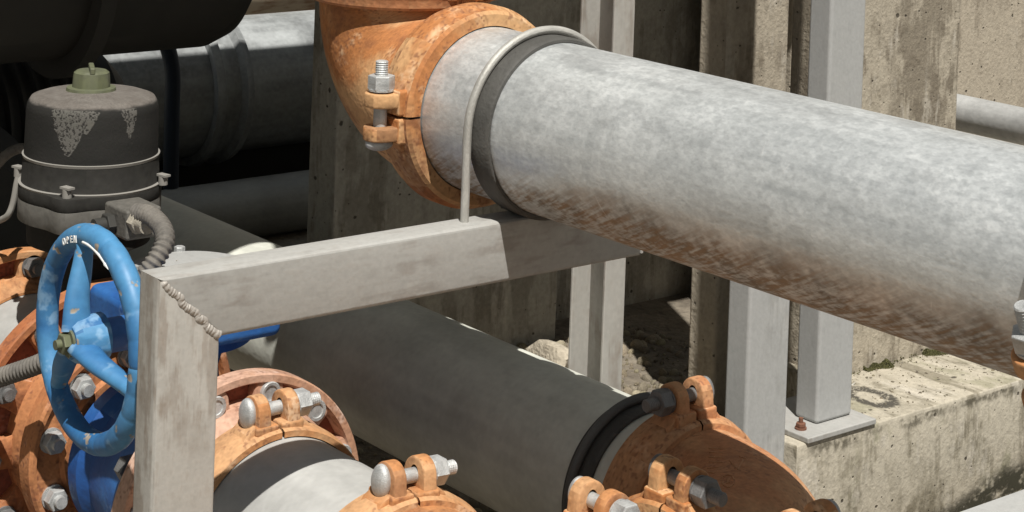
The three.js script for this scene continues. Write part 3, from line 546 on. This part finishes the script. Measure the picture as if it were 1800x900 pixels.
function ribbed(name, label, pts, r, mat, category = 'conduit') {
  const t = thing(name, label, category), c = spline(pts), L = c.getLength(), n = Math.round(L / 0.0075);
  mesh('sheath', sweep(c, n * 6, 20, s => r * (0.90 + 0.10 * Math.sin(s * n * Math.PI * 2)), false, 0.2, 0.3), mat, t); return t;
}

// a pixel of the photograph and the plane it lies on -> a point
const q0 = new THREE.Quaternion().setFromEuler(camera.rotation);
function ray(px, py) { return V((px - 900) / FOCAL, -(py + 450) / FOCAL, -1).applyQuaternion(q0); }
const onX = (px, py, X) => { const d = ray(px, py), k = X / d.x; return [X, 1.7 + d.y * k, d.z * k]; };
const onZ = (px, py, Z) => { const d = ray(px, py), k = Z / d.z; return [d.x * k, 1.7 + d.y * k, Z]; };
{ // gland box on the side of the actuator that faces the camera
  const t = thing('cable_gland_box', 'small grey gland box under the actuator with two cable glands', 'gland box'), c = onX(208, 388, 1.285);
  const b = new RoundedBoxGeometry(0.055, 0.042, 0.066, 2, 0.005); b.translate(c[0] + 0.022, c[1], c[2]); mesh('box', boxUV(b, 0.3), M.actPale, t);
  const g1 = merge([hexGeo(0.027, 0.012).rotateY(Math.PI), cyl(0.010, 0.02, 20).rotateZ(Math.PI / 2).translate(-0.018, 0, 0)]).translate(c[0] - 0.007, c[1] - 0.004, c[2] - 0.004); mesh('gland', boxUV(g1, 0.1), M.black, t);
  const g2 = merge([hexGeo(0.030, 0.014).rotateY(-Math.PI / 2), cyl(0.013, 0.02, 20).rotateX(Math.PI / 2).translate(0, 0, 0.02)]).translate(c[0] + 0.012, c[1] + 0.006, c[2] + 0.031); mesh('gland', boxUV(g2, 0.1), M.conduitPale, t);
}
ribbed('flexible_conduit', 'ribbed grey conduit curling from the actuator behind the blue handwheel', [onX(240, 374, 1.297), onX(264, 379, 1.297), onX(286, 402, 1.295), onX(289, 428, 1.285), onX(268, 465, 1.265), onX(232, 510, 1.245), onX(188, 552, 1.225), onX(140, 594, 1.205), onX(85, 632, 1.185), onX(0, 664, 1.16), onX(-70, 690, 1.14)], 0.0135, M.conduit);
{
  const t = thing('cable', 'smooth grey cable looping out behind the actuator', 'cable');
  mesh('sheath', sweep(spline([onX(60, 262, 1.42), onX(30, 262, 1.40), onX(8, 275, 1.38), onX(-30, 320, 1.36)]), 40, 16, () => 0.0085, false, 0.2, 0.2), M.conduit, t);
}
{
  const t = thing('cable_bracket', 'thin bent metal strip hanging at the left side of the actuator', 'bracket');
  mesh('strip', sweep(spline([onX(36, 295, 1.33), onX(30, 320, 1.325), onX(22, 360, 1.32), onX(14, 378, 1.315), onX(-12, 392, 1.31)]), 40, 12, () => 0.005, false, 0.2, 0.2), M.actEdge, t);
}

// ---------------------------------------------------------------- machinery in the shade behind
{
  const t = thing('black_tank', 'black round ended tank overhead behind the actuator', 'tank');
  const g = lathe([[0.0001, 2.005], [0.05, 2.0], [0.12, 1.98], [0.165, 1.94], [0.18, 1.90], [0.18, 0.4], [0.0001, 0.38]], 64); g.rotateZ(-Math.PI / 2); g.translate(0, 1.245, -3.30); mesh('shell', boxUV(crease(g, 0.5)), M.black, t);
  const f = crease(lathe([[0.18, 1.60], [0.215, 1.60], [0.215, 1.63], [0.18, 1.63]], 64), 0.5); f.rotateZ(-Math.PI / 2); f.translate(0, 1.245, -3.30); mesh('ring', boxUV(f), M.black, t);
}
{
  const t = thing('pump', 'black pump casing at the back below the tank', 'pump');
  const g = crease(lathe([[0.0001, 0.27], [0.12, 0.27], [0.20, 0.24], [0.26, 0.15], [0.27, 0], [0.26, -0.15], [0.0001, -0.2]], 64), 0.6); g.rotateX(Math.PI / 2); g.translate(1.36, 0.74, -3.45); mesh('casing', boxUV(g), M.black, t);
  const m = crease(lathe([[0.0001, 1.84], [0.10, 1.84], [0.14, 1.80], [0.15, 1.74], [0.15, 1.2], [0.0001, 1.2]], 48), 0.6); m.rotateZ(-Math.PI / 2); m.translate(0, 0.90, -3.52); mesh('motor', boxUV(m), M.black, t);
  for (let k = 0; k < 14; k++) { const f = crease(lathe([[0.148, 0], [0.168, 0.002], [0.168, 0.008], [0.148, 0.010]], 48), 0.5); f.rotateZ(-Math.PI / 2); f.translate(1.32 + k * 0.03, 0.90, -3.52); mesh('cooling_fin', boxUV(f), M.black, t); }
  mesh('plinth', boxUV(box(0.9, 1.8, GROUND - 0.02, 0.55, -3.8, -3.25, 0.01)), M.black, t);
}
{
  const t = thing('background_pipe', 'wide silvery pipe lit along its top behind the machinery', 'pipe');
  const g = pipeGeo(0.165, 2.0, 1.6, 3, 96); g.rotateY(Math.PI / 2); g.translate(3.1, 0.79, -4.2); mesh('barrel', g, M.pipeBack, t);
  const c = thing('pipe_clamp_ring', 'dark ridged ring round the wide silvery pipe', 'coupling');
  const r = crease(lathe([[0.166, -0.05], [0.185, -0.05], [0.190, -0.03], [0.175, -0.02], [0.175, 0.02], [0.190, 0.03], [0.185, 0.05], [0.166, 0.05]], 64), 0.5); r.rotateZ(-Math.PI / 2); r.translate(2.44, 0.79, -4.2); mesh('ring', boxUV(r), M.pipeBack, c);
  const d = thing('background_pipe', 'cream pipe with rust marks above the wide silvery pipe', 'pipe');
  const h = pipeGeo(0.16, 2.0, 1.6, 3, 96); h.rotateY(Math.PI / 2); h.translate(3.6, 0.985, -4.75); mesh('barrel', h, M.cream, d);
  const k0 = thing('added_dark_block', 'black block added under the wide silvery pipe in place of shade', 'dark_block'); mesh('block', boxUV(box(1.7, 4.0, GROUND - 0.02, 0.66, -4.55, -4.2, 0.01)), M.black, k0);  // black block added to stand in for shade on the ground here
  const e = thing('background_pipe', 'thin dark pipe lying low in the shade behind the valves', 'pipe');
  const k = pipeGeo(0.07, 2.4, 0.8, 3, 48); k.rotateY(Math.PI / 2); k.translate(2.9, GROUND + 0.07, -4.0); mesh('barrel', k, M.pipeDark, e);
  const s = thing('hose', 'dark blue hose hanging in front of the silvery pipe', 'hose');
  mesh('sheath', sweep(spline([onZ(274, 20, -3.85), onZ(282, 52, -3.85), onZ(296, 88, -3.85), onZ(303, 125, -3.85), onZ(302, 200, -3.85), onZ(300, 330, -3.85)]), 50, 16, () => 0.0175, false, 0.2, 0.2), M.strap, s);
}

// ---------------------------------------------------------------- right hand side
{
  const t = thing('thin_pipe', 'thin galvanised pipe in front of the tan wall', 'pipe');
  const g = pipeGeo(0.0325, 1.5, 0.4, 2.4, 48); g.translate(2.9, 1.024, -1.55); mesh('barrel', g, M.pipeMid, t);
}
{
  const t = thing('steel_channel', 'pale steel channel lying at the foot of the plinth', 'channel');
  mesh('web', boxUV(box(2.25, 3.6, 0.555, 0.560, -1.813, -1.55, 0.001), T, true), M.tubeBlue, t);
  for (const z of [-1.8125, -1.5555]) mesh('flange', boxUV(box(2.25, 3.6, GROUND, 0.5545, z, z + 0.005, 0.001), T, true), M.tubeBlue, t);
}
{
  const t = thing('blanked_pipe', 'pale blanked pipe end in front of the dark elbow', 'pipe');
  const g = pipeGeo(R8, 0.5, 1, 1, 64); g.translate(1.617, 0.690, -1.47 + 0.25); mesh('barrel', g, M.pipeWhite, t);
}
coupling('small orange clamp top with a white nut below the dark elbow', R8 + 0.001, M.orange2, [1.617, 0.690, -1.44], [0, Math.PI, 0], { ear: 0.060, th: 0.02 });

// ---------------------------------------------------------------- rubble, moss, scraps
function rockGeo(r, sx, sy, sz, sd) {
  const g = mergeVertices(new THREE.IcosahedronGeometry(1, 3).deleteAttribute('uv').deleteAttribute('normal')), p = g.attributes.position;
  for (let i = 0; i < p.count; i++) { const x = p.getX(i), y = p.getY(i), z = p.getZ(i); let k = 1; for (let q = 0; q < 5; q++) { const a = hash(q, sd, 1) * 6.28, b = hash(q, sd, 2) * 2 - 1, n = V(Math.cos(a) * Math.sqrt(1 - b * b), b, Math.sin(a) * Math.sqrt(1 - b * b)), d = n.x * x + n.y * y + n.z * z; if (d > 0.62) k = Math.min(k, 0.62 / d + 0.03); } k *= 1 + 0.10 * (hash(Math.round(x * 40), Math.round(y * 40 + z * 77), sd) - 0.5); p.setXYZ(i, x * k * r * sx, y * k * r * sy, z * k * r * sz); }
  g.computeVertexNormals(); return boxUV(crease(g, 0.5), 0.3);
}
const rocks = [['pale broken stone lying between the shaded pipe and the column', 2.47, -2.86, 0.058, 1.1, 0.7, 0.9, 5], ['small dark stone beside the pale broken stone', 2.33, -2.88, 0.035, 1, 0.7, 1, 9], ['flat lump of rubble at the foot of the channel post', 2.27, -2.55, 0.035, 1.2, 0.5, 1, 14]];
for (const [label, x, z, r, sx, sy, sz, sd] of rocks) { const t = thing('rock', label, 'rock'); const m = mesh('stone', rockGeo(r, sx, sy, sz, sd), M.rock, t); t.position.set(x, GROUND + r * sy * 0.5, z); t.rotation.y = sd; }
function scatter(name, label, category, n, place, geo, mat) {
  const m = new THREE.InstancedMesh(geo, mat, n), o = new THREE.Object3D(), c = new THREE.Color(); m.name = name; m.castShadow = m.receiveShadow = true;
  m.userData = { label, category, kind: 'stuff' };
  for (let i = 0; i < n; i++) { const [x, y, z, s] = place(i); o.position.set(x, y, z); o.rotation.set(rr(0, 6), rr(0, 6), rr(0, 6)); o.scale.set(s * rr(0.7, 1.3), s * rr(0.5, 0.9), s * rr(0.7, 1.3)); o.updateMatrix(); m.setMatrixAt(i, o.matrix); const g = rr(0.6, 1.25); m.setColorAt(i, c.setRGB(g, g * rr(0.93, 1), g * rr(0.82, 0.95))); }
  scene.add(m); return m;
}
const pebble = new THREE.IcosahedronGeometry(1, 1);
scatter('gravel', 'loose gravel and dirt crumbs on the soil', 'gravel', 2600, () => [rr(1.9, 2.8), GROUND + 0.001, rr(-3.0, -1.9), 0.003 + 0.012 * Math.pow(rnd(), 4)], pebble, M.rock);
scatter('grit', 'grit and crumbs on top of the plinth', 'grit', 1500, () => { const f = Math.pow(rnd(), 1.6); return [rr(2.34, 3.1), LEDGE, -2.14 + f * 0.17, 0.0005 + 0.0022 * Math.pow(rnd(), 6)]; }, pebble, M.rock);
const leafy = new THREE.TetrahedronGeometry(1, 0);
scatter('moss', 'low olive moss along the foot of the broad pillar', 'moss', 4200, () => { let x = rr(2.49, 2.74); for (let q = 0; q < 5 && vn(x / 3, 0.7, 60, 4, 91) < 0.5; q++) x = rr(2.49, 2.74); const k = Math.pow(rnd(), 2.2); return [x, LEDGE + rr(0, 0.012) * (1 - k) * vn(x / 3, 0.2, 200, 4, 93), -2.140 + 0.030 * k * vn(x / 3, 0.9, 120, 4, 95), rr(0.0006, 0.0022)]; }, leafy, M.moss);
function stainOrShade(name, label, w, h, fn, color, place) {       // a thin ragged film of dirt; the ring is painted shadow
  const n = 256, d = new Uint8Array(n * n * 4);
  for (let j = 0; j < n; j++) for (let i = 0; i < n; i++) { const a = 255 * clamp(fn((i + 0.5) / n, (j + 0.5) / n)), k = (j * n + i) * 4; d[k] = d[k + 1] = d[k + 2] = a; d[k + 3] = 255; }
  const tx = new THREE.DataTexture(d, n, n, THREE.RGBAFormat); tx.magFilter = THREE.LinearFilter; tx.needsUpdate = true;
  const m = new THREE.Mesh(new THREE.PlaneGeometry(w, h), new THREE.MeshStandardMaterial({ color: new THREE.Color().setRGB(...color), alphaMap: tx, transparent: true, roughness: 1 }));
  m.name = name; m.userData = { label }; m.receiveShadow = true; place(m); scene.getObjectByName('concrete_plinth').add(m); return m;
}
stainOrShade('painted_ring_shadow', 'ring shaped shadow painted on the plinth top', 0.16, 0.16, (u, v) => {  // a ring shaped cast shadow, painted as a dark sheet
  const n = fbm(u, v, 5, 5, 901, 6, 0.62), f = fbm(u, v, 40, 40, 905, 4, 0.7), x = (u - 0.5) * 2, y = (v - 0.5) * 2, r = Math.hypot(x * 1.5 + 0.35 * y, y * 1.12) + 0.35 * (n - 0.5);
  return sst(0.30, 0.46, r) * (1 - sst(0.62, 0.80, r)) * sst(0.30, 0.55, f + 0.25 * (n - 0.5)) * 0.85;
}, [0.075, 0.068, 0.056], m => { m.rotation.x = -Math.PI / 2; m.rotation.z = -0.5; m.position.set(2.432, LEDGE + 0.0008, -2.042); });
stainOrShade('drip_stain', 'dark ragged drips below the plinth edge', 0.62, 0.10, (u, v) => {
  const len = 0.10 + 0.62 * Math.pow(fbm(u, 0.4, 34, 4, 931, 4, 0.75), 2.2) * (1 - 0.6 * sst(0.25, 0.7, u)), f = fbm(u, v, 130, 9, 937, 5, 0.65), g = fbm(u, v, 40, 14, 939, 5, 0.6);
  return (1 - sst(len * 0.4, len, 1 - v + 0.10 * (f - 0.5))) * sst(0.36, 0.62, 0.6 * f + 0.4 * g) * sst(0.36, 0.52, fbm(u, 0.2, 9, 4, 941, 4, 0.6)) * 0.6;
}, [0.10, 0.088, 0.060], m => { m.position.set(2.485, LEDGE - 0.0555, -1.9611); });
stainOrShade('damp_growth', 'dark damp growth creeping up the plinth foot', 0.9, 0.13, (u, v) => {
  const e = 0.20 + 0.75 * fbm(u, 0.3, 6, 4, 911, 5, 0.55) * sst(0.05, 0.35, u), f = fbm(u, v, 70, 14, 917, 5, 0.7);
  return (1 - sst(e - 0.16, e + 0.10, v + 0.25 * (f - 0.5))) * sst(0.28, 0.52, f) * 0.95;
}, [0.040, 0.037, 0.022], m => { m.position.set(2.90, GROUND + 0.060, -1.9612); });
{ // crumpled pale scraps beside the post on the plinth
  const spots = [[2.43, -2.122, 0.024, 1.4, 'crumpled pale scrap of sheet against the foot of the broad pillar'], [2.405, -2.10, 0.017, 0.3, 'small creased pale flake beside the crumpled scrap']];
  for (const [x, z, r, a, label] of spots) { const t = thing('paper_scrap', label, 'scrap'); const g = new THREE.PlaneGeometry(r * 2, r * 2.4, 8, 8), p = g.attributes.position; for (let i = 0; i < p.count; i++) p.setZ(i, 0.45 * r * (hash(i, Math.round(a * 10), 3) - 0.5) * 2 * 0.7); g.computeVertexNormals(); const m = mesh('sheet', g, M.scrap, t); m.rotation.set(-1.2, a, 0.2, 'YXZ'); t.position.set(x, LEDGE + r * 0.45, z); }
}

// ---------------------------------------------------------------- raised marks on the castings
{
  scene.updateMatrixWorld(true);
  const el = scene.getObjectByName('pipe_elbow_001'), body = el.children[0], rc = new THREE.Raycaster(), bars = [];
  const hit = (px, py) => { rc.set(camera.position, ray(px, py).normalize()); return rc.intersectObject(body)[0]; };
  const stroke = (x0, y0, x1, y1) => {
    const a = hit(x0, y0), b = hit(x1, y1); if (!a || !b) return;
    const L = a.point.distanceTo(b.point), m = new THREE.Matrix4(), x = b.point.clone().sub(a.point).normalize(), n = a.face.normal.clone().add(b.face.normal).normalize(), y = n.clone().cross(x).normalize();
    m.makeBasis(x, y, x.clone().cross(y)).setPosition(a.point.clone().add(b.point).multiplyScalar(0.5));
    bars.push(boxUV(new RoundedBoxGeometry(L + 0.001, 0.0018, 0.0022, 1, 0.0005).applyMatrix4(m), 0.1));
  };
  for (const [a, b] of [[788, 1246], [795, 1247], [803.5, 1246], [812, 1247]]) stroke(b, a, b + 24, a + 1.5);
  stroke(1244, 824, 1262, 822); stroke(1240, 829, 1256, 832); stroke(1283, 810, 1297, 826); stroke(1297, 826, 1307, 808); stroke(1300, 803, 1311, 806);
  for (let k = 0; k < 8; k++) { const p = q => [1280 + 11 * Math.cos(q), 846 + 11 * Math.sin(q)], q = k * Math.PI / 4; stroke(...p(q), ...p(q + 0.6)); }
  stroke(1277, 842, 1283, 849); stroke(1282, 841, 1278, 850); stroke(1214, 768, 1232, 764);
  if (bars.length) mesh('cast_mark', merge(bars), M.rust, el);
}
{
  const wheel = scene.getObjectByName('blue_valve').getObjectByName('handwheel'), white = plain([0.70, 0.71, 0.70], 0.6);
  const font = await new FontLoader().loadAsync('fonts/droid/droid_sans_bold.typeface.json'), geos = [];
  const at = (a, r, x) => V(WH.x + x, WH.y + r * Math.sin(a), WH.z + r * Math.cos(a));
  const put = (ch, a) => { const g = new TextGeometry(ch, { font, size: 0.0085, depth: 0.0012, curveSegments: 3 }); g.computeBoundingBox(); g.translate(-(g.boundingBox.max.x + g.boundingBox.min.x) / 2, -0.004, 0); g.rotateY(-Math.PI / 2); const p = at(a, 0.120, -0.0152); g.rotateX(-(a - Math.PI / 2)); g.translate(p.x, p.y, p.z); geos.push(flat(g)); };
  [...'OPEN'].forEach((c, i) => put(c, 2.02 - i * 0.085));
  mesh('raised_lettering', mergeGeometries(geos), white, wheel);
  class ArcLine extends THREE.Curve { getPoint(t, o = V()) { return o.copy(at(mix(1.62, 1.02, t), 0.118, -0.0142)); } }
  mesh('raised_arrow', sweep(new ArcLine(), 24, 8, t => 0.0016 * (t > 0.85 ? 1.8 * (1 - t) / 0.15 + 0.1 : 1), false, 0.1, 0.1), white, wheel);
}
renderer.render(scene, camera);
